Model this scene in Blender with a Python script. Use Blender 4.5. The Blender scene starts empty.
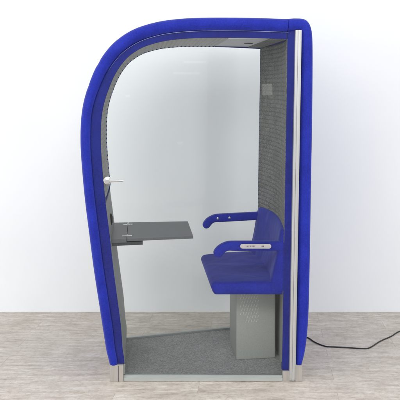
import bpy, bmesh, math, random
from mathutils import Vector, Matrix
random.seed(7)
scene = bpy.context.scene
col = scene.collection
TH = math.radians(9); C9, S9, T9 = math.cos(TH), math.sin(TH), math.tan(TH)
W0 = 0.405
OX, OY = -W0*S9, W0*C9            # booth origin (on its long axis)

# ------------------------------------------------------------------ helpers
def link(name, bm, mat, parent=None, smooth=True, loc=None):
    bmesh.ops.recalc_face_normals(bm, faces=bm.faces)
    me = bpy.data.meshes.new(name); bm.to_mesh(me); bm.free()
    if smooth:
        for p in me.polygons: p.use_smooth = True
    o = bpy.data.objects.new(name, me); col.objects.link(o)
    if mat: me.materials.append(mat)
    if parent: o.parent = parent
    if loc: o.location = loc
    return o
def autosmooth(o, ang=35):
    me = o.data; bm = bmesh.new(); bm.from_mesh(me)
    for e in bm.edges:
        if len(e.link_faces) == 2 and e.calc_face_angle(0) > math.radians(ang): e.smooth = False
    bm.to_mesh(me); bm.free(); return o
def hw(u): return W0 + u*T9                     # half width of the tapered plan
def near(u, d): return -hw(u) + d               # v at distance d in from the door side
def far(u, d): return hw(u) - d
def prism(bm, quad, z0, z1):                    # quad: list of (u,v)
    a = [bm.verts.new((u, v, z0)) for u, v in quad]; b = [bm.verts.new((u, v, z1)) for u, v in quad]
    bm.faces.new(a[::-1]); bm.faces.new(b)
    n = len(quad)
    for i in range(n): bm.faces.new((a[i], a[(i+1) % n], b[(i+1) % n], b[i]))
def rbox(bm, u0, u1, v0, v1, z0, z1, bev=0.0, seg=2):
    b2 = bmesh.new(); prism(b2, [(u0, v0), (u1, v0), (u1, v1), (u0, v1)], z0, z1)
    if bev: bmesh.ops.bevel(b2, geom=b2.edges[:], offset=bev, segments=seg, profile=0.5, affect='EDGES')
    me = bpy.data.meshes.new('t'); b2.to_mesh(me); b2.free(); bm.from_mesh(me); bpy.data.meshes.remove(me)
def bevel_all(bm, off, seg=2):
    bmesh.ops.bevel(bm, geom=[e for e in bm.edges if e.calc_face_angle(0) > 0.5], offset=off, segments=seg, profile=0.5, affect='EDGES')
def tube(bm, pts, rads, n=14):
    pts = [Vector(p) for p in pts]; rings = []
    for i, p in enumerate(pts):
        d = (pts[min(i+1, len(pts)-1)] - pts[max(i-1, 0)]).normalized()
        up = Vector((0, 0, 1)) if abs(d.z) < 0.9 else Vector((1, 0, 0))
        a = d.cross(up).normalized(); b = d.cross(a).normalized()
        r = rads[i] if isinstance(rads, (list, tuple)) else rads
        rings.append([bm.verts.new(p + (a*math.cos(t) + b*math.sin(t))*r) for t in [2*math.pi*k/n for k in range(n)]])
    for i in range(len(rings)-1):
        for k in range(n): bm.faces.new((rings[i][k], rings[i][(k+1) % n], rings[i+1][(k+1) % n], rings[i+1][k]))
    bm.faces.new(rings[0][::-1]); bm.faces.new(rings[-1])
def catmull(pts, per=6):
    out = []
    n = len(pts)
    for i in range(n-1):
        p0, p1, p2, p3 = pts[max(i-1, 0)], pts[i], pts[i+1], pts[min(i+2, n-1)]
        for k in range(per):
            t = k/per
            out.append(tuple(0.5*((2*b) + (-a+c)*t + (2*a-5*b+4*c-d)*t*t + (-a+3*b-3*c+d)*t**3) for a, b, c, d in zip(p0, p1, p2, p3)))
    out.append(tuple(pts[-1])); return out
def M2(x, y): return ((x-200)/170*C9, (380-y)/170)      # side elevation drawing -> (u, z) metres

# ------------------------------------------------------------------ materials
def mat(name):
    m = bpy.data.materials.new(name); m.use_nodes = True
    nt = m.node_tree; return m, nt, nt.nodes['Principled BSDF']
def N(nt, t, **k):
    n = nt.nodes.new(t)
    for a, b in k.items():
        if a in n.inputs: n.inputs[a].default_value = b
        else: setattr(n, a, b)
    return n
def coords(nt, scale=(1, 1, 1), kind='Object'):
    tc = N(nt, 'ShaderNodeTexCoord'); mp = N(nt, 'ShaderNodeMapping'); mp.inputs['Scale'].default_value = scale
    nt.links.new(tc.outputs[kind], mp.inputs['Vector']); return mp.outputs['Vector']
def ramp(nt, fac, stops):
    r = N(nt, 'ShaderNodeValToRGB'); e = r.color_ramp.elements
    while len(e) < len(stops): e.new(0.5)
    for i, (p, c) in enumerate(stops): e[i].position = p; e[i].color = (*c, 1)
    nt.links.new(fac, r.inputs['Fac']); return r.outputs['Color']
def bump(nt, h, strength, dist, bsdf, prev=None):
    b = N(nt, 'ShaderNodeBump'); b.inputs['Strength'].default_value = strength; b.inputs['Distance'].default_value = dist
    nt.links.new(h, b.inputs['Height'])
    if prev: nt.links.new(prev, b.inputs['Normal'])
    if bsdf: nt.links.new(b.outputs['Normal'], bsdf.inputs['Normal'])
    return b.outputs['Normal']
def fabric(name, c1, c2, sheen=0.35, weave=900, crease=True, mott=1.0):
    m, nt, p = mat(name)
    v = coords(nt)
    n1 = N(nt, 'ShaderNodeTexNoise', Scale=9.0, Detail=5.0); nt.links.new(v, n1.inputs['Vector'])
    n2 = N(nt, 'ShaderNodeTexNoise', Scale=float(weave), Detail=2.0); nt.links.new(v, n2.inputs['Vector'])
    n3 = N(nt, 'ShaderNodeTexNoise', Scale=120.0, Detail=4.0); nt.links.new(v, n3.inputs['Vector'])
    mx = N(nt, 'ShaderNodeMath', operation='ADD'); m1 = N(nt, 'ShaderNodeMath', operation='MULTIPLY'); nt.links.new(n1.outputs['Fac'], m1.inputs[0]); m1.inputs[1].default_value = mott; nt.links.new(m1.outputs[0], mx.inputs[0])
    ms = N(nt, 'ShaderNodeMath', operation='MULTIPLY'); nt.links.new(n3.outputs['Fac'], ms.inputs[0]); ms.inputs[1].default_value = 2.0-mott
    nt.links.new(ms.outputs[0], mx.inputs[1])
    hf = N(nt, 'ShaderNodeMath', operation='MULTIPLY'); nt.links.new(mx.outputs[0], hf.inputs[0]); hf.inputs[1].default_value = 0.5
    nt.links.new(ramp(nt, hf.outputs[0], [(0.36, c1), (0.64, c2)]), p.inputs['Base Color'])
    p.inputs['Roughness'].default_value = 0.85
    p.inputs['Specular IOR Level'].default_value = 0.25
    p.inputs['Sheen Weight'].default_value = sheen; p.inputs['Sheen Roughness'].default_value = 0.4
    p.inputs['Sheen Tint'].default_value = (0.55, 0.6, 1, 1) if 'blue' in name else (1, 1, 1, 1)
    nn = bump(nt, n2.outputs['Fac'], 0.12, 0.001, None)
    if crease:
        n4 = N(nt, 'ShaderNodeTexNoise', Scale=4.5, Detail=2.0, Distortion=0.6); nt.links.new(v, n4.inputs['Vector'])
        nn = bump(nt, n4.outputs['Fac'], 0.6, 0.02, None, nn)
    n5 = bump(nt, n3.outputs['Fac'], 0.2, 0.002, p, nn)
    return m
BLUE = fabric('blue_fabric', (0.008, 0.015, 0.235), (0.015, 0.028, 0.35), 0.25)
SEATBLUE = fabric('blue_seat_fabric', (0.013, 0.024, 0.36), (0.024, 0.040, 0.50), 0.3)
FELT = fabric('grey_lining_fabric', (0.70, 0.70, 0.66), (0.82, 0.82, 0.775), 0.1, 700, False)
MESH = fabric('shaded_mesh_lining', (0.11, 0.114, 0.108), (0.36, 0.365, 0.345), 0.1, 900, False, 0.35)  # lining with the dimmer light at the back put into its colour
CARPET = fabric('grey_carpet', (0.32, 0.33, 0.315), (0.62, 0.635, 0.61), 0.1, 500, False, 0.35)

def plain(name, c, rough=0.5, metal=0.0, nscale=60, var=0.08, brushed=None, b=0.05):
    m, nt, p = mat(name)
    v = coords(nt, brushed or (1, 1, 1))
    n = N(nt, 'ShaderNodeTexNoise', Scale=float(nscale), Detail=4.0); nt.links.new(v, n.inputs['Vector'])
    lo = tuple(x*(1-var) for x in c); hi = tuple(min(1, x*(1+var)) for x in c)
    nt.links.new(ramp(nt, n.outputs['Fac'], [(0.3, lo), (0.7, hi)]), p.inputs['Base Color'])
    r = N(nt, 'ShaderNodeMapRange'); nt.links.new(n.outputs['Fac'], r.inputs['Value'])
    r.inputs['To Min'].default_value = rough*0.85; r.inputs['To Max'].default_value = min(1, rough*1.15)
    nt.links.new(r.outputs[0], p.inputs['Roughness'])
    p.inputs['Metallic'].default_value = metal
    bump(nt, n.outputs['Fac'], b, 0.001, p); return m
ALU = plain('brushed_aluminium', (0.60, 0.60, 0.60), 0.42, 0.85, 40, 0.05, (1, 1, 0.03))
ALUH = plain('aluminium_sill', (0.50, 0.53, 0.52), 0.45, 0.7, 40, 0.05, (0.03, 1, 1))
STEEL = plain('satin_steel_kick_plate', (0.47, 0.445, 0.42), 0.45, 0.55, 90, 0.06, (1, 1, 0.1))
CHROME = plain('chrome', (0.75, 0.74, 0.73), 0.18, 1.0, 20, 0.02)
GREYTOP = plain('grey_table_laminate', (0.150, 0.160, 0.170), 0.42, 0.0, 200, 0.12)
DARK = plain('dark_grey_metal', (0.07, 0.075, 0.08), 0.45, 0.2, 60, 0.1)
PANEL = plain('grey_painted_panel', (0.56, 0.575, 0.54), 0.5, 0.0, 120, 0.06)
BOX = plain('grey_green_metal_housing', (0.45, 0.465, 0.43), 0.5, 0.0, 150, 0.06)
SLOT = plain('vent_slot', (0.68, 0.70, 0.66), 0.4, 0.0, 60, 0.05)
WHITE = plain('white_ceiling_panel', (0.90, 0.90, 0.89), 0.55, 0.0, 30, 0.03)
BLACK = plain('black_rubber', (0.012, 0.012, 0.013), 0.5, 0.0, 40, 0.1)
INK = plain('dark_ink', (0.06, 0.05, 0.06), 0.6)
PLATE = plain('silver_plate', (0.40, 0.385, 0.39), 0.5, 0.2, 60, 0.04)
BOLT = plain('steel_bolt', (0.55, 0.6, 0.66), 0.3, 0.8)

def glass_mat():
    m, nt, p = mat('clear_glass'); nt.nodes.remove(p)
    out = nt.nodes['Material Output']
    tr = N(nt, 'ShaderNodeBsdfTransparent'); tr.inputs['Color'].default_value = (0.990, 0.996, 0.994, 1)
    gl = N(nt, 'ShaderNodeBsdfGlossy'); gl.inputs['Roughness'].default_value = 0.015
    fr = N(nt, 'ShaderNodeFresnel'); fr.inputs['IOR'].default_value = 1.29
    n = N(nt, 'ShaderNodeTexNoise', Scale=2.2, Detail=1.0); nt.links.new(coords(nt), n.inputs['Vector'])
    b = N(nt, 'ShaderNodeBump'); b.inputs['Strength'].default_value = 0.03; b.inputs['Distance'].default_value = 0.01
    nt.links.new(n.outputs['Fac'], b.inputs['Height']); nt.links.new(b.outputs['Normal'], gl.inputs['Normal'])
    mx = N(nt, 'ShaderNodeMixShader')
    nt.links.new(fr.outputs[0], mx.inputs[0]); nt.links.new(tr.outputs[0], mx.inputs[1]); nt.links.new(gl.outputs[0], mx.inputs[2])
    nt.links.new(mx.outputs[0], out.inputs['Surface']); return m
GLASS = glass_mat()

def floor_mat():
    m, nt, p = mat('bleached_wood_planks')
    v = coords(nt)
    br = N(nt, 'ShaderNodeTexBrick'); br.offset = 0.37; br.offset_frequency = 2
    for k, val in (('Scale', 1.0), ('Mortar Size', 0.0012), ('Mortar Smooth', 0.3), ('Bias', 0.0), ('Brick Width', 1.25), ('Row Height', 0.19)):
        br.inputs[k].default_value = val
    br.inputs['Color1'].default_value = (0.40, 0.40, 0.40, 1); br.inputs['Color2'].default_value = (0.62, 0.62, 0.62, 1); br.inputs['Mortar'].default_value = (0.0, 0, 0, 1)
    nt.links.new(v, br.inputs['Vector'])
    # offset the grain per plank
    vm = N(nt, 'ShaderNodeVectorMath', operation='MULTIPLY_ADD'); nt.links.new(br.outputs['Color'], vm.inputs[0])
    vm.inputs[1].default_value = (37, 11, 0); nt.links.new(v, vm.inputs[2])
    mp = N(nt, 'ShaderNodeMapping'); mp.inputs['Scale'].default_value = (1.6, 9, 1); nt.links.new(vm.outputs[0], mp.inputs['Vector'])
    g = N(nt, 'ShaderNodeTexNoise', Scale=2.6, Detail=9.0, Roughness=0.68, Distortion=0.5); nt.links.new(mp.outputs[0], g.inputs['Vector'])
    mp2 = N(nt, 'ShaderNodeMapping'); mp2.inputs['Scale'].default_value = (7, 70, 1); nt.links.new(vm.outputs[0], mp2.inputs['Vector'])
    g2 = N(nt, 'ShaderNodeTexNoise', Scale=3.0, Detail=6.0, Roughness=0.7); nt.links.new(mp2.outputs[0], g2.inputs['Vector'])
    cl = N(nt, 'ShaderNodeTexNoise', Scale=9.0, Detail=6.0, Roughness=0.6); nt.links.new(v, cl.inputs['Vector'])
    c = ramp(nt, g.outputs['Fac'], [(0.30, (0.47, 0.41, 0.35)), (0.42, (0.61, 0.55, 0.485)), (0.56, (0.70, 0.65, 0.59)), (0.72, (0.84, 0.80, 0.75))])
    def mixc(a, b, f, mode, fs=None):
        mx = N(nt, 'ShaderNodeMix', data_type='RGBA', blend_type=mode); 
        if fs: nt.links.new(fs, mx.inputs[0])
        else: mx.inputs[0].default_value = f
        nt.links.new(a, mx.inputs[6]); nt.links.new(b, mx.inputs[7]); return mx.outputs[2]
    fine = ramp(nt, g2.outputs['Fac'], [(0.34, (0.70, 0.665, 0.63)), (0.5, (1, 1, 1)), (1, (1.0, 1, 1))])
    c = mixc(c, fine, 0.85, 'MULTIPLY')
    sp = N(nt, 'ShaderNodeTexNoise', Scale=38.0, Detail=8.0, Roughness=0.75); nt.links.new(v, sp.inputs['Vector'])
    c = mixc(c, ramp(nt, sp.outputs['Fac'], [(0.34, (0.74, 0.71, 0.68)), (0.52, (1, 1, 1)), (1, (1, 1, 1))]), 0.8, 'MULTIPLY')
    cloud = ramp(nt, cl.outputs['Fac'], [(0.3, (0.76, 0.75, 0.73)), (0.7, (1, 1, 1))])
    c = mixc(c, cloud, 0.8, 'MULTIPLY')
    pl = ramp(nt, br.outputs['Color'], [(0.0, (0.62, 0.58, 0.55)), (0.30, (0.90, 0.89, 0.88)), (0.7, (1, 1, 1))])
    c = mixc(c, pl, 1.0, 'MULTIPLY')
    # sawn cross marks / cracks
    w = N(nt, 'ShaderNodeTexVoronoi', feature='DISTANCE_TO_EDGE'); w.inputs['Scale'].default_value = 2.3
    mp3 = N(nt, 'ShaderNodeMapping'); mp3.inputs['Scale'].default_value = (1, 2.6, 1); nt.links.new(vm.outputs[0], mp3.inputs['Vector']); 
    ds = N(nt, 'ShaderNodeTexNoise', Scale=7.0, Detail=4.0); nt.links.new(v, ds.inputs['Vector'])
    va = N(nt, 'ShaderNodeVectorMath', operation='MULTIPLY_ADD'); nt.links.new(ds.outputs['Color'], va.inputs[0]); va.inputs[1].default_value = (0.5, 0.5, 0); nt.links.new(mp3.outputs[0], va.inputs[2])
    nt.links.new(va.outputs[0], w.inputs['Vector'])
    crk = ramp(nt, w.outputs['Distance'], [(0.0, (0.72, 0.69, 0.66)), (0.012, (1, 1, 1)), (1, (1, 1, 1))])
    c = mixc(c, crk, 0.55, 'MULTIPLY')
    nt.links.new(c, p.inputs['Base Color'])
    p.inputs['Roughness'].default_value = 0.55; p.inputs['Specular IOR Level'].default_value = 0.35
    nn = bump(nt, g2.outputs['Fac'], 0.5, 0.003, None)
    bump(nt, br.outputs['Fac'], -0.3, 0.002, p, nn) if False else bump(nt, g.outputs['Fac'], 0.15, 0.002, p, nn)
    return m
def wall_mat():
    m, nt, p = mat('white_wall_paint')
    v = coords(nt)
    n = N(nt, 'ShaderNodeTexNoise', Scale=1.3, Detail=3.0); nt.links.new(v, n.inputs['Vector'])
    nt.links.new(ramp(nt, n.outputs['Fac'], [(0.3, (0.775, 0.795, 0.812)), (0.7, (0.81, 0.828, 0.842))]), p.inputs['Base Color'])
    p.inputs['Roughness'].default_value = 0.6
    f = N(nt, 'ShaderNodeTexNoise', Scale=180.0, Detail=3.0); nt.links.new(v, f.inputs['Vector'])
    bump(nt, f.outputs['Fac'], 0.12, 0.001, p); return m

# ------------------------------------------------------------------ setting
WALL_Y = 1.366
bm = bmesh.new(); prism(bm, [(-8, -7), (8, -7), (8, WALL_Y+0.1), (-8, WALL_Y+0.1)], -0.05, 0.0)
fl = link('floor', bm, floor_mat(), smooth=False); fl['kind'] = 'structure'
bm = bmesh.new(); prism(bm, [(-8, WALL_Y), (8, WALL_Y), (8, WALL_Y+0.1), (-8, WALL_Y+0.1)], 0.001, 5.0)
wl = link('wall', bm, wall_mat(), smooth=False); wl['kind'] = 'structure'

# ------------------------------------------------------------------ the booth
booth = bpy.data.objects.new('phone_booth', None); col.objects.link(booth)
booth.location = (OX, OY, 0); booth.rotation_euler = (0, 0, TH)
booth['label'] = 'blue upholstered one-person phone booth with glass door, fold-down grey table and blue seat'
booth['category'] = 'phone booth'

outer = [(109.2,363.5),(107.6,357),(105.6,348),(98.9,305),(93.5,270),(89,235),(84.6,200),(81.6,168),(80.2,145),(80.4,125),(81.8,110),(84.5,97),(89,83),(96,66.5),(105.5,51.5),(117,39.5),(134,28.8),(156,21.8),(180,18.4),(208,17.2),(250,17.4),(287.5,18.6)]
outer = catmull(outer, 6)
def offs(path, f):
    res = []
    for i, p in enumerate(path):
        a, b = path[max(i-2, 0)], path[min(i+2, len(path)-1)]
        t = Vector((b[0]-a[0], b[1]-a[1])).normalized(); n = Vector((-t.y, t.x))   # drawing y is down: right-hand side is inside
        k = f(i, p); res.append((p[0]+n.x*k, p[1]+n.y*k))
    return res
def lerp(a, b, t): return a + (b-a)*max(0, min(1, t))
topness = lambda p: (300-p[1])/280 if p[0] < 150 else 1
seam = offs(outer, lambda i, p: lerp(10.2, 12.8, (110-p[1])/80) if p[1] < 330 else lerp(10.2, 8.6, (p[1]-330)/33))
inner = offs(outer, lambda i, p: 20.5 if p[1] < 240 else (lerp(20.5, 18.6, (p[1]-240)/90) if p[1] < 330 else lerp(18.6, 15.6, (p[1]-330)/33)))
# keep the bottoms level
def levelled(path): return [(x, min(y, 363.5)) for x, y in path]
seam = levelled(seam); inner = levelled(inner); outer = levelled(outer)
for i, p in enumerate(outer):      # two shallow puckers where the cover is pulled round the bend
    for (cx_, cy_, dp) in ((98, 63, 0.45), (88, 86, 0.3)):
        w_ = math.exp(-((p[0]-cx_)**2+(p[1]-cy_)**2)/8.0)*dp
        outer[i] = (outer[i][0]+0.75*w_, outer[i][1]+0.6*w_)
seam[0] = (seam[0][0], 363.5); inner[0] = (inner[0][0], 363.5)

# sweep of the upholstered section: (weight between seam S and outer O, depth d)
def section(O, S, I, far_lip=0.0100, recess=0.0):
    ou, oz = M2(*O); su, sz = M2(*S); iu, iz = M2(*I)
    def L(t): return (su+(ou-su)*t, sz+(oz-sz)*t)
    prof = [(0, 0.0), (0.02, -0.010), (0.12, -0.022), (0.32, -0.033), (0.55, -0.036), (0.76, -0.028), (0.91, -0.012), (0.98, 0.010), (1.0, 0.035)]
    pts = []
    pts.append((iu, near(iu, 0.0), iz))
    for t, d in prof:
        u, z = L(t); pts.append((u, near(u, d), z))
    du, dz = ou-su, oz-sz; l = math.hypot(du, dz) or 1
    for f in (0.2, 0.35, 0.5, 0.65, 0.8):
        b = 0.004*math.sin(math.pi*f)
        u, z = ou+du/l*b, oz+dz/l*b
        pts.append((u, near(u, 0)*(1-f)+far(u, 0)*f, z))
    for t, d in prof[::-1]:
        u, z = L(t); pts.append((u, far(u, d), z))
    di = Vector((iu-su, iz-sz)).normalized()*far_lip
    lu, lz = iu+di.x, iz+di.y
    pts.append((lu, far(lu, 0.0), lz)); pts.append((lu, far(lu, 0.028), lz)); pts.append((iu, far(iu, 0.030), iz))
    if recess:
        ru = iu+recess; pts.append((ru, far(iu, 0.034), iz)); pts.append((ru, near(iu, 0.010), iz)); pts.append((iu, near(iu, 0.0092), iz))
    return pts
def sweep(name, Os, Ss, Is, mat_, parent, recess=0.0):
    bm = bmesh.new(); rings = [[bm.verts.new(p) for p in section(o, s, i, 0.001 if (o[0] < 150 and o[1] > 200) else 0.010, recess)] for o, s, i in zip(Os, Ss, Is)]
    n = len(rings[0])
    for a, b in zip(rings, rings[1:]):
        for k in range(n): bm.faces.new((a[k], a[(k+1) % n], b[(k+1) % n], b[k]))
    bm.faces.new(rings[0]); bm.faces.new(rings[-1][::-1])
    return autosmooth(link(name, bm, mat_, parent), 50)
shell = sweep('padded_shell', outer, seam, inner, BLUE, booth)
# welt along the seam of the padding
bm = bmesh.new()
pts = []
for s in seam[3:]:
    u, z = M2(*s); pts.append((u, near(u, -0.0075), z))
tube(bm, pts, 0.0016, 6); link('piping', bm, BLUE, shell)

# back: padding turns the corner and comes down
bo = [(287.7,18.6),(291,18.2),(296,18.0),(303,18.4),(307.5,20.5),(310.6,25),(312.4,32),(313.2,45),(313.2,80),(312.6,130),(311.6,190),(310.6,250),(309.6,300),(308,330),(305.4,350),(302,362.5)]
bs = [(287.7,30.9),(290,30.4),(292,30.2),(295,30.2),(297.5,30.3),(299.2,31),(300.4,35),(301.0,46),(300.7,80),(299.8,130),(298.8,190),(297.8,250),(296.9,300),(296.3,330),(295.9,350),(295.7,363.6)]
bi = [(287.7,38.5),(287.9,38.1),(288.1,37.8),(288.2,37.8),(288.0,37.9),(287.9,38.2),(287.7,40),(287.5,48),(287.2,80),(286.3,130),(285.3,190),(284.4,250),(283.4,300),(282.9,330),(282.5,350),(282.2,363.6)]
both = catmull([a+b+c for a, b, c in zip(bo, bs, bi)], 5)
back = sweep('padded_back', [p[0:2] for p in both], [p[2:4] for p in both], [p[4:6] for p in both], BLUE, booth, 0.062)

# ---- kick plates at the feet
def upr(x): return M2(x, 0)[0]
def zpr(y): return M2(0, y)[1]
bm = bmesh.new()
u0, u1 = upr(110.2), upr(123.6)
prism(bm, [(u0, near(u0, -0.028)), (u1, near(u1, -0.028)), (u1, far(u1, -0.028)), (u0, far(u0, -0.028))], 0.001, zpr(363.6))
bevel_all(bm, 0.003); kp = link('kick_plate', bm, STEEL, booth, smooth=False)
bm = bmesh.new()
um = upr(118.6); rbox(bm, um-0.0012, um+0.0012, near(um, -0.0292), near(um, -0.026), 0.002, zpr(364)); link('joint', bm, DARK, kp, smooth=False)
bm = bmesh.new()
u0, u1 = upr(294.5), upr(301.2)
prism(bm, [(u0, near(u0, -0.026)), (u1, near(u1, -0.026)), (u1, far(u1, -0.026)), (u0, far(u0, -0.026))], 0.001, zpr(363.6))
u0, u1 = upr(282), upr(294.3)
prism(bm, [(u0, near(u0, -0.020)), (u1, near(u1, -0.020)), (u1, near(u1, 0.008)), (u0, near(u0, 0.008))], 0.001, zpr(370))
prism(bm, [(u0, far(u0, 0.008)), (u1, far(u1, 0.008)), (u1, far(u1, -0.020)), (u0, far(u0, -0.020))], 0.001, zpr(370))
bevel_all(bm, 0.002); link('kick_plate', bm, STEEL, booth, smooth=False)

bm = bmesh.new()
u0, u1 = upr(282.3), upr(294.2)
for f in (near, far):
    bm = bmesh.new(); prism(bm, [(u0, f(u0, 0.0)), (u1, f(u1, 0.0)), (u1, f(u1, 0.03)), (u0, f(u0, 0.03))], zpr(370)+0.0005, zpr(363.6)-0.0003)
    link('hem', bm, BLUE, back, smooth=False)
# ---- floor panel with sills
bm = bmesh.new()
u0, u1 = upr(121), upr(290)
prism(bm, [(u0, near(u0, 0.012)), (u1, near(u1, 0.012)), (u1, far(u1, 0.012)), (u0, far(u0, 0.012))], 0.004, 0.022)
link('carpeted_floor', bm, CARPET, booth, smooth=False)
for side in (0, 1):
    bm = bmesh.new(); u0, u1 = upr(123.8), upr(281.8)
    f = near if side == 0 else far
    prism(bm, [(u0, f(u0, -0.024)), (u1, f(u1, -0.024)), (u1, f(u1, 0.010)), (u0, f(u0, 0.010))], 0.003, 0.020)
    prism(bm, [(u0, f(u0, -0.016)), (u1, f(u1, -0.016)), (u1, f(u1, 0.009)), (u0, f(u0, 0.009))], 0.0202, 0.033)
    bevel_all(bm, 0.002); link('sill', bm, ALUH, booth, smooth=False)

# ---- corrugated acoustic lining, left side and ceiling
PITCH = 0.0282
def resample(path, step):
    P = [Vector(p) for p in path]; out = [P[0].copy()]; acc = 0
    for a, b in zip(P, P[1:]):
        l = (b-a).length
        if l == 0: continue
        t = step-acc
        while t <= l:
            out.append(a+(b-a)*(t/l)); t += step
        acc = (acc+l) % step if t > l else acc
        acc = l-(t-step)
    return out
ipath = [Vector(M2(*p)) for p in inner]
ipath = [p for p in ipath if (p.x > -0.3 or p.y > zpr(203)) and p.x < upr(230.2)]
rs = resample(ipath, PITCH/8)
bm = bmesh.new(); prev = None
for i, p in enumerate(rs):
    a, b = rs[max(i-1, 0)], rs[min(i+1, len(rs)-1)]
    t = (b-a).normalized(); n = Vector((t.y, -t.x))
    if n.dot(Vector((-0.05, 1.1))-p) < 0: n = -n
    ph = abs(math.sin(math.pi*i/8))**0.7
    h = 0.0030+0.0075*ph
    q = p+n*h; q0 = p+n*0.001
    ring = [bm.verts.new((q0.x, near(q0.x, 0.010), q0.y)), bm.verts.new((q.x, near(q.x, 0.050), q.y)), bm.verts.new((q.x, far(q.x, 0.031), q.y)), bm.verts.new((q0.x, far(q0.x, 0.031), q0.y))]
    if prev:
        for k in range(4): bm.faces.new((prev[k], prev[(k+1) % 4], ring[(k+1) % 4], ring[k]))
    else: bm.faces.new(ring)
    prev = ring
bm.faces.new(prev[::-1])
autosmooth(link('ribbed_lining', bm, FELT, booth), 60)
# smooth lower panel
bm = bmesh.new(); prev = None
ip2 = [Vector(M2(*p)) for p in inner if p[0] < 150 and p[1] > 201.2][::-1]
ip2.sort(key=lambda p: -p.y); ip2.append(Vector((upr(123.9), 0.0225)))
for p in ip2:
    q = p+Vector((0.004, 0))
    ring = [bm.verts.new(c) for c in ((p.x+0.002, near(p.x, 0.010), p.y), (q.x, near(q.x, 0.045), p.y), (q.x, far(q.x, 0.031), p.y), (p.x, far(p.x, 0.031), p.y), (p.x, near(p.x, 0.0105), p.y))]
    if prev:
        for k in range(5): bm.faces.new((prev[k], prev[(k+1) % 5], ring[(k+1) % 5], ring[k]))
    else: bm.faces.new(ring)
    prev = ring
bm.faces.new(prev[::-1])
lp = autosmooth(link('front_panel', bm, PANEL, booth), 50)
bm = bmesh.new(); u0, u1 = upr(123.75), upr(125.2)
prism(bm, [(u0, near(u0, -0.001)), (u1, near(u1, -0.001)), (u1, near(u1, 0.0095)), (u0, near(u0, 0.0095))], 0.034, zpr(363.9)); link('corner_trim', bm, PANEL, booth, smooth=False)
# ---- back lining (slightly hollow in plan) + backrest
def backu(y): # inner face of the back at drawing height y
    for a, b in zip(bi, bi[1:]):
        if a[1] <= y <= b[1] and b[1] > a[1]: return upr(a[0]+(b[0]-a[0])*(y-a[1])/(b[1]-a[1]))
    return upr(bi[-1][0] if y > 100 else 287.8)
def hollow(f): return 0.05*(1-(2*f-1)**2)
bm = bmesh.new(); prev = None
z = zpr(38.8); i = 0; NC = 14
z_end = 0.80
while z > z_end:
    y = 380-z*170
    h = 0.006+0.006*abs(math.sin(math.pi*i/8))**0.7
    base = backu(y)
    row = [bm.verts.new((base+0.003, near(base, 0.010), z))]
    for k in range(NC+1):
        f = k/NC; u = base-h*min(1, f*5)+hollow(f)-0.003
        v0, v1 = near(u, 0.010), far(u, 0.031)
        row.append(bm.verts.new((u, v0+(v1-v0)*f, z)))
    row.append(bm.verts.new((base+0.002, far(base, 0.031), z)))
    if prev:
        for k in range(NC+2): bm.faces.new((prev[k], prev[k+1], row[k+1], row[k]))
    prev = row; z -= PITCH/8; i += 1
autosmooth(link('back_lining', bm, MESH, booth), 60)
# plain panel behind the seat base
bm = bmesh.new()
b0 = backu(340)
row = []
for zz in (0.0225, 0.55):
    base = backu(380-zz*170)
    row.append([bm.verts.new((base+0.003, near(base, 0.010), zz))] + [bm.verts.new((base+0.0015-0.0045*min(1, k/3)+hollow(k/NC), near(base, 0.010)+(far(base, 0.031)-near(base, 0.010))*k/NC, zz)) for k in range(NC+1)] + [bm.verts.new((base+0.002, far(base, 0.031), zz))])
for k in range(NC+2): bm.faces.new((row[0][k], row[0][k+1], row[1][k+1], row[1][k]))
autosmooth(link('back_panel', bm, PANEL, booth), 50)

# back wall blue lower padding = backrest
bm = bmesh.new(); rows = []
prof = [(0.895, -0.010), (0.893, 0.010), (0.880, 0.020), (0.84, 0.026), (0.78, 0.032), (0.70, 0.044), (0.62, 0.060), (0.56, 0.072), (0.52, 0.075)]
for zz, th in prof:
    base = backu(380-zz*170); r = [bm.verts.new((base+0.003, near(base, 0.012), zz))]
    for k in range(NC+1):
        f = k/NC; edge = min(f, 1-f)*NC
        zt = zz-(0.018*(2*abs(f-0.5))**3 if zz > 0.8 else 0)
        u = base-th-0.006+hollow(f)*0.9 + (0.012 if edge < 0.5 else 0)
        v0, v1 = near(u, 0.012), far(u, 0.012 if zz < 0.87 else 0.030)
        r.append(bm.verts.new((u, v0+(v1-v0)*f, zt)))
    r.append(bm.verts.new((base+0.004, far(base, 0.012), zz)))
    rows.append(r)
for a, b in zip(rows, rows[1:]):
    for k in range(NC+2): bm.faces.new((a[k], a[k+1], b[k+1], b[k]))
link('backrest', bm, SEATBLUE, booth)

# ---- ceiling panel with its small spotlight
bm = bmesh.new(); u0, u1 = upr(228.6), upr(270)
zc = zpr(37.6)
prism(bm, [(u0, near(u0, 0.012)), (u1, near(u1, 0.012)), (u1, far(u1, 0.031)), (u0, far(u0, 0.031))], zc-0.006, zc-0.001)
cp = link('ceiling_panel', bm, WHITE, booth, smooth=False)
bm = bmesh.new(); u2 = upr(287.0)
prism(bm, [(u1+0.001, near(u1, 0.012)), (u2, near(u2, 0.012)), (u2, far(u2, 0.031)), (u1+0.001, far(u1, 0.031))], zc-0.011, zc-0.001)
link('ceiling_dark_corner', bm, MESH, booth, smooth=False)  # dark box put in for the shaded corner of the ceiling
bm = bmesh.new(); cu, cv = 0.345, 0.0
tube(bm, [(cu, cv, zc-0.0055), (cu, cv, zc-0.010)], 0.030, 24); link('spotlight', bm, DARK, cp)
bm = bmesh.new(); tube(bm, [(cu, cv, zc-0.0172), (cu, cv, zc-0.019)], 0.020, 24); link('vent', bm, PANEL, cp) if False else bm.free()

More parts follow.
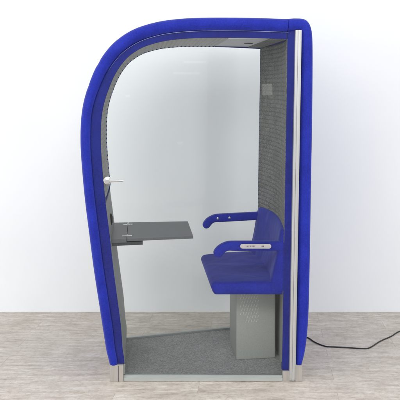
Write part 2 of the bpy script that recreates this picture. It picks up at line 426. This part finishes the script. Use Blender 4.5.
# ---- glass door (near) and fixed window (far)
def pane(name, f, d0, d1, inset_right):
    bm = bmesh.new()
    pts = [(x, y) for x, y in seam]
    ol = [M2(*offp) for offp in [(p[0]+0.6, p[1]+0.6) for p in seam[::2]]]
    ol[0] = M2(117.5, 375.0)
    ol[1:1] = [M2(117.5, 363.0)]
    right = [M2(inset_right-0.2, 31), M2(inset_right-4.8, 375.0)]
    poly = ol+right
    a = [bm.verts.new((u, f(u, d0), z)) for u, z in poly]; b = [bm.verts.new((u, f(u, d1), z)) for u, z in poly]
    bm.faces.new(a); bm.faces.new(b[::-1]); n = len(a)
    for i in range(n): bm.faces.new((a[i], a[(i+1) % n], b[(i+1) % n], b[i]))
    return link(name, bm, GLASS, booth, smooth=False)
door = pane('glass_door', near, -0.0095, -0.0035, 294.4)
win = pane('glass_window', far, -0.0095, -0.0035, 294.4)
# bright polished edge of the door along the seam
bm = bmesh.new(); ed = [M2(p[0]+1.1, p[1]+1.0) for p in seam if p[1] < 70 and p[0] < 289]
tube(bm, [(u, near(u, -0.0115), z) for u, z in ed], [0.0003+0.0008*min(1, i/30) for i in range(len(ed))], 6)
link('edge_trim', bm, plain('edge_trim_grey', (0.30, 0.34, 0.55), 0.4), door)

# ---- door rail (upright aluminium profile)
def rail(f, name, s):
    bm = bmesh.new()
    for (xa, xb, dd) in ((294.6, 297.0, -0.030), (297.15, 299.2, -0.036), (299.2, 300.8, -0.024)):
        v = []
        for (y, lean) in ((30.4, 0.0), (378.2, -6.2)):
            for (x, d) in ((xa, dd), (xb, dd), (xb, 0.0), (xa, 0.0)):
                u = upr(x+lean); v.append(bm.verts.new((u, f(u, d-0.001), zpr(y))))
        for q in ((0, 1, 2, 3), (7, 6, 5, 4), (0, 4, 5, 1), (1, 5, 6, 2), (2, 6, 7, 3), (3, 7, 4, 0)): bm.faces.new([v[k] for k in q])
    return link(name, bm, ALU, booth, smooth=False)
rail(near, 'door_rail', 1); rail(far, 'door_rail', -1)

# ---- handle through the door glass
def handle(side):
    bm = bmesh.new(); u = upr(107.6); z = zpr(180.3); s = 1 if side == 'out' else -1
    v0 = near(u, -0.0095 if s == 1 else -0.0035)
    k = -s
    tube(bm, [(u, v0+k*0.0002, z), (u, v0+k*0.006, z), (u, v0+k*0.008, z)], [0.0225, 0.0225, 0.020], 28)
    tube(bm, [(u, v0+k*0.008, z), (u, v0+k*0.030, z)], [0.011, 0.010], 20)
    tube(bm, [(u, v0+k*0.026, z), (u, v0+k*0.030, z), (u, v0+k*0.046, z), (u, v0+k*0.050, z)], [0.010, 0.0165, 0.0165, 0.012], 24)
    if s == 1: tube(bm, [(u+0.010, v0+k*0.038, z), (u+0.035, v0+k*0.038, z), (u+0.055, v0+k*0.038, z), (u+0.078, v0+k*0.038, z+0.001), (u+0.092, v0+k*0.038, z+0.001)], [0.0075, 0.0058, 0.0050, 0.0048, 0.0035], 14)
    return autosmooth(link('handle', bm, CHROME, door), 40)
handle('out'); handle('in')

# ---- table
ZT = 0.820
def tv(u):    # half width of the table
    return 0.292-0.055*(u+0.60)
def slab(u0, u1, z0, z1, inset=0.0, bev=0.003):
    bm = bmesh.new()
    prism(bm, [(u0, -tv(u0)+inset), (u1, -tv(u1)+inset), (u1, tv(u1)-inset), (u0, tv(u0)-inset)], z0, z1)
    bevel_all(bm, bev); return bm
HU = -0.426
tt = link('table', slab(-0.560, HU-0.0015, ZT-0.022, ZT), GREYTOP, booth, smooth=False)
flap = link('flap', slab(HU+0.0015, -0.030, ZT-0.015, ZT), GREYTOP, tt, smooth=False)
for v in (-0.20, 0.20):
    bm = bmesh.new(); rbox(bm, HU-0.03, HU+0.03, v-0.010, v+0.010, ZT+0.0006, ZT+0.0025, 0.0006)
    tube(bm, [(HU, v-0.028, ZT+0.003), (HU, v+0.028, ZT+0.003)], 0.0035, 10); link('hinge', bm, CHROME, tt, smooth=False)
bm = slab(-0.556, -0.332, ZT-0.042, ZT-0.0225, 0.012); link('bracket', bm, DARK, tt, smooth=False)
bm = bmesh.new()
for v in (-0.2, 0.0, 0.2): rbox(bm, HU-0.0012, HU+0.0012, v-0.05, v+0.05, ZT-0.012, ZT-0.003)
bm.free()

# ---- round socket on the front panel
bm = bmesh.new(); su = upr(107.6)+0.004; sv = -0.085; sz = 0.905
tube(bm, [(su-0.01, sv, sz), (su+0.010, sv, sz), (su+0.014, sv, sz)], [0.036, 0.036, 0.032], 28)
sock = link('power_socket', bm, DARK, booth, smooth=False); autosmooth(sock)
bm = bmesh.new(); tube(bm, [(su+0.0142, sv, sz), (su+0.017, sv, sz)], 0.022, 24); link('socket_insert', bm, BLACK, sock, smooth=False)

# ---- seat
def cushion():
    # plan rounded trapezoid, side profile rounded wedge
    us, ue = 0.055, backu(290)-0.003
    prof = []   # (u, z) loop in side view
    zt, zb, r = 0.566, 0.492, 0.030
    prof += [(us+0.012+r*(1-math.cos(a))-0.0, zt-r+r*math.sin(a)) for a in [math.radians(d) for d in (0, 18, 36, 54, 72, 90)]]
    for k in range(1, 9):
        t = k/9; prof.append((us+r+(ue-us-r)*t, zt+0.006*math.sin(math.pi*t)))
    prof += [(ue, zt-0.004), (ue, zb)]
    for k in range(1, 9):
        t = 1-k/9; prof.append((us+0.045+(ue-us-0.045)*t, zb))
    prof += [(us+0.040, zb), (us+0.031, zb+0.004), (us+0.024, zb+0.014)]
    cu = sum(p[0] for p in prof)/len(prof); czz = (zt+zb)/2
    bm = bmesh.new(); rings = []
    sd = [(0.0, 0.030), (0.004, 0.017), (0.012, 0.007), (0.024, 0.0015), (0.04, 0)]
    def ring(vfun, ins):
        r = []
        for u, z in prof:
            uu = u+(ins if u < us+0.06 else 0)*(1 if u < cu else 0); zz = z+(ins if z < czz else -ins)*0.85 if abs(z-czz) > 0.02 else z
            r.append(bm.verts.new((uu, vfun(u), zz)))
        return r
    for d, ins in sd: rings.append(ring(lambda u, d=d: near(u, 0.016+d), ins*0.8))
    for f in (0.15, 0.3, 0.45, 0.6, 0.75, 0.88): rings.append(ring(lambda u, f=f: near(u, 0.05)*(1-f)+far(u, 0.05)*f, 0))
    for d, ins in sd[::-1]: rings.append(ring(lambda u, d=d: far(u, 0.016+d), ins*0.8))
    n = len(prof)
    for a, b in zip(rings, rings[1:]):
        for k in range(n): bm.faces.new((a[k], a[(k+1) % n], b[(k+1) % n], b[k]))
    bm.faces.new(rings[0][::-1]); bm.faces.new(rings[-1])
    return bm
autosmooth(link('seat', cushion(), SEATBLUE, booth), 60)

# ---- armrests fixed against each pane
def armrest(f, sgn, dz):
    zt, zb = 0.812+dz, 0.757+dz
    ul = 0.082
    ue = backu(245)-0.003
    out = []
    cx, cz, r = ul+0.030, zb-0.003, 0.029     # the rounded end, drooping
    top = [(ue, zt), (ul+0.20, zt), (ul+0.12, zt), (ul+0.085, zt-0.002), (ul+0.055, zt-0.012), (ul+0.030, zt-0.026)]
    out += top
    out += [(ul+0.010, zt-0.046), (ul, zt-0.064), (ul+0.002, zt-0.080), (ul+0.014, zt-0.092), (ul+0.030, zt-0.094), (ul+0.045, zt-0.087), (ul+0.056, zt-0.073), (ul+0.070, zt-0.060), (ul+0.088, zb+0.001)]
    out += [(ul+0.12, zb), (ul+0.20, zb), (ue, zb)]
    cc = [p for p in catmull(out[:-1], 3)]+[out[-1]]
    cu = 0; bm = bmesh.new(); rings = []
    for d, ins in ((0.000, 0.006), (0.003, 0.002), (0.008, 0), (0.040, 0), (0.052, 0.003), (0.058, 0.010)):
        ring = []
        for i, (u, z) in enumerate(cc):
            a, b = cc[max(i-1, 0)], cc[min(i+1, len(cc)-1)]
            t = Vector((b[0]-a[0], b[1]-a[1])).normalized(); n = Vector((-t.y, t.x))
            uu, zz = u+n.x*ins, z+n.y*ins
            ring.append(bm.verts.new((uu, f(uu, 0.004+d), zz)))
        rings.append(ring)
    n = len(cc)
    for a, b in zip(rings, rings[1:]):
        for k in range(n): bm.faces.new((a[k], a[(k+1) % n], b[(k+1) % n], b[k]))
    bm.faces.new(rings[0][::-1]); bm.faces.new(rings[-1])
    return autosmooth(link('armrest', bm, SEATBLUE, booth), 60), zt, zb
an, zt, zb = armrest(near, 1, 0.0)
af, zt2, zb2 = armrest(far, -1, 0.028)
# silver plate with rounded ends on the door side
bm = bmesh.new(); zp = 0.789; ua, ub, hh = 0.232, 0.412, 0.0135
def disc_prof(): 
    r = []
    for k in range(9): a = math.pi/2+math.pi*k/8; r.append((ua+hh+hh*math.cos(a), zp+hh*math.sin(a)))
    for k in range(9): a = -math.pi/2+math.pi*k/8; r.append((ub-hh+hh*math.cos(a), zp+hh*math.sin(a)))
    return r
pr = disc_prof()
A = [bm.verts.new((u, near(u, -0.0097), z)) for u, z in pr]; B = [bm.verts.new((u, near(u, -0.0125), z)) for u, z in pr]
bm.faces.new(A[::-1]); bm.faces.new(B)
for k in range(len(A)): bm.faces.new((A[k], A[(k+1) % len(A)], B[(k+1) % len(A)], B[k]))
plate = link('name_plate', bm, PLATE, door, smooth=False)
# small dark print on the plate (too small to read in the photograph)
bm = bmesh.new(); rr = random.Random(3)
def mark(u, z, w, h): rbox(bm, u, u+w, near(u, -0.0131), near(u, -0.0126), z, z+h)
u = ua+0.038
for k in range(9):
    w = 0.0042
    mark(u, zp-0.0040, 0.0011, 0.0082); 
    if k % 2: mark(u+0.0012, zp+0.0030, 0.0022, 0.0012)
    if k % 3 == 0: mark(u+0.0012, zp-0.0039, 0.0022, 0.0012); mark(u+0.0036, zp-0.0038, 0.0010, 0.0078)
    u += 0.0056
link('plate_print', bm, INK, door, smooth=False); bm = bmesh.new()
u = ub-0.056
for k in range(3):
    mark(u, zp-0.0036, 0.0030, 0.0075); u += 0.0048
tx = link('plate_print', bm, INK, door, smooth=False)
# bolts on the far armrest
for uu in (0.185, 0.268):
    bm = bmesh.new(); v = far(uu, 0.062)
    tube(bm, [(uu, v+0.001, zb2+0.030), (uu, v-0.004, zb2+0.030), (uu, v-0.006, zb2+0.030)], [0.009, 0.009, 0.006], 18); autosmooth(link('bolt', bm, BOLT, af))

# ---- seat base with slanted ventilation slots
bm = bmesh.new(); b0, b1, bw = 0.244, 0.492, 0.175
rbox(bm, b0, b1, -bw, bw, 0.0225, 0.4915, 0.006, 2)
base = link('seat_base', bm, BOX, booth, smooth=False)
bm = bmesh.new()
for r in range(9):
    for c in range(7):
        cu_ = b0+0.028+c*0.017+(r % 2)*0.008; cz_ = 0.455-r*0.024
        if r > 6 and c < 2: continue
        dx, dz = 0.0028, 0.0085
        vv = -bw-0.0006
        q = [(cu_-dx-0.0015, cz_-dz), (cu_-dx+0.0015, cz_-dz), (cu_+dx+0.0015, cz_+dz), (cu_+dx-0.0015, cz_+dz)]
        a = [bm.verts.new((x, vv, z)) for x, z in q]; b = [bm.verts.new((x, vv+0.001, z)) for x, z in q]
        bm.faces.new(a); bm.faces.new(b[::-1])
        for k in range(4): bm.faces.new((a[k], a[(k+1) % 4], b[(k+1) % 4], b[k]))
link('vent', bm, SLOT, base, smooth=False)

# ------------------------------------------------------------------ cable
pts = catmull([(0.50,0.95,0.06),(0.56,0.86,0.03),(0.62,0.80,0.006),(0.683,0.745,0.005),(0.723,0.655,0.005),(0.784,0.575,0.005),(0.85,0.56,0.005),(0.915,0.55,0.005),(1.03,0.53,0.005),(1.08,0.55,0.005),(1.164,0.672,0.005),(1.26,0.78,0.005),(1.339,0.887,0.005),(1.5,0.98,0.005),(1.8,1.1,0.005)], 8)
bm = bmesh.new(); tube(bm, pts, 0.0042, 10)
cab = link('power_cable', bm, BLACK); cab['label'] = 'thin black power cable curving across the wooden floor behind the blue booth'; cab['category'] = 'cable'

# ------------------------------------------------------------------ camera
cam = bpy.data.cameras.new('camera'); co = bpy.data.objects.new('camera', cam); col.objects.link(co)
co.location = (0.353, -4.5, 1.7176); co.rotation_euler = (math.radians(90), 0, 0)
cam.sensor_width = 36; cam.lens = 36*765/400; cam.shift_x = -0.15; cam.shift_y = -0.28
cam.clip_end = 100; scene.camera = co

# ------------------------------------------------------------------ light
w = bpy.data.worlds.new('World'); scene.world = w; w.use_nodes = True
nt = w.node_tree; bg = nt.nodes['Background']
tc = N(nt, 'ShaderNodeTexCoord'); sx = N(nt, 'ShaderNodeSeparateXYZ'); nt.links.new(tc.outputs['Generated'], sx.inputs[0])
mr = N(nt, 'ShaderNodeMapRange'); mr.inputs['From Min'].default_value = -0.12; mr.inputs['From Max'].default_value = 0.10
mr.interpolation_type = 'SMOOTHSTEP'
nt.links.new(sx.outputs['Z'], mr.inputs['Value'])
nt.links.new(ramp(nt, mr.outputs[0], [(0, (0.62, 0.64, 0.65)), (1, (0.80, 0.83, 0.86))]), bg.inputs['Color'])
bg.inputs['Strength'].default_value = 1.08
def area(loc, target, sx_, sy_, power, colr=(1, 1, 1)):
    l = bpy.data.lights.new('area_light', 'AREA'); l.shape = 'RECTANGLE'; l.size = sx_; l.size_y = sy_; l.energy = power; l.color = colr
    o = bpy.data.objects.new('area_light', l); col.objects.link(o); o.location = loc
    o.rotation_euler = (Vector(target)-Vector(loc)).to_track_quat('-Z', 'Y').to_euler(); return o
area((0.0, -1.4, 4.2), (0.0, 0.0, 0.0), 4.5, 1.6, 36, (1, 0.985, 0.96))
area((-0.6, -5.2, 3.9), (0.0, 0.3, 0.7), 5.0, 1.3, 90, (1, 0.985, 0.965))  # added front fill, brightens the blue face and the interior
area((-4.6, -2.8, 1.5), (-0.2, 1.3, 1.1), 1.6, 2.4, 105, (1, 0.99, 0.975))  # added side fill, lightens the wall seen through the glass
area((4.8, -2.8, 1.6), (0.2, 1.3, 1.1), 1.6, 2.4, 95, (1, 0.99, 0.975))  # second added side fill, from the right
# small unseen lights added behind the camera for faint reflections in the door
for px, py, wd in ((195, 62, 0.5), (187, 73, 0.6), (180, 143, 0.12), (128, 96, 0.10)):
    if not wd: continue
    D = 13.0; k = (4.5+D)/765
    area((0.353+(px-260)*k, -D, 1.7176+(88-py)*k), (0, 0, 1), wd, 0.05, 0.28*wd)
k = 12.5/765
area((0.353+7*k, -8.0, 1.7176-1.5*k), (0.3, 0, 1.7), 0.17, 0.18, 0.30, (1, 1, 0.9))  # added unseen light, gives the small reflected rectangle in the glass

scene.render.engine = 'CYCLES'
scene.view_settings.view_transform = 'Standard'; scene.view_settings.look = 'None'
scene.view_settings.exposure = 0.0; scene.view_settings.gamma = 1
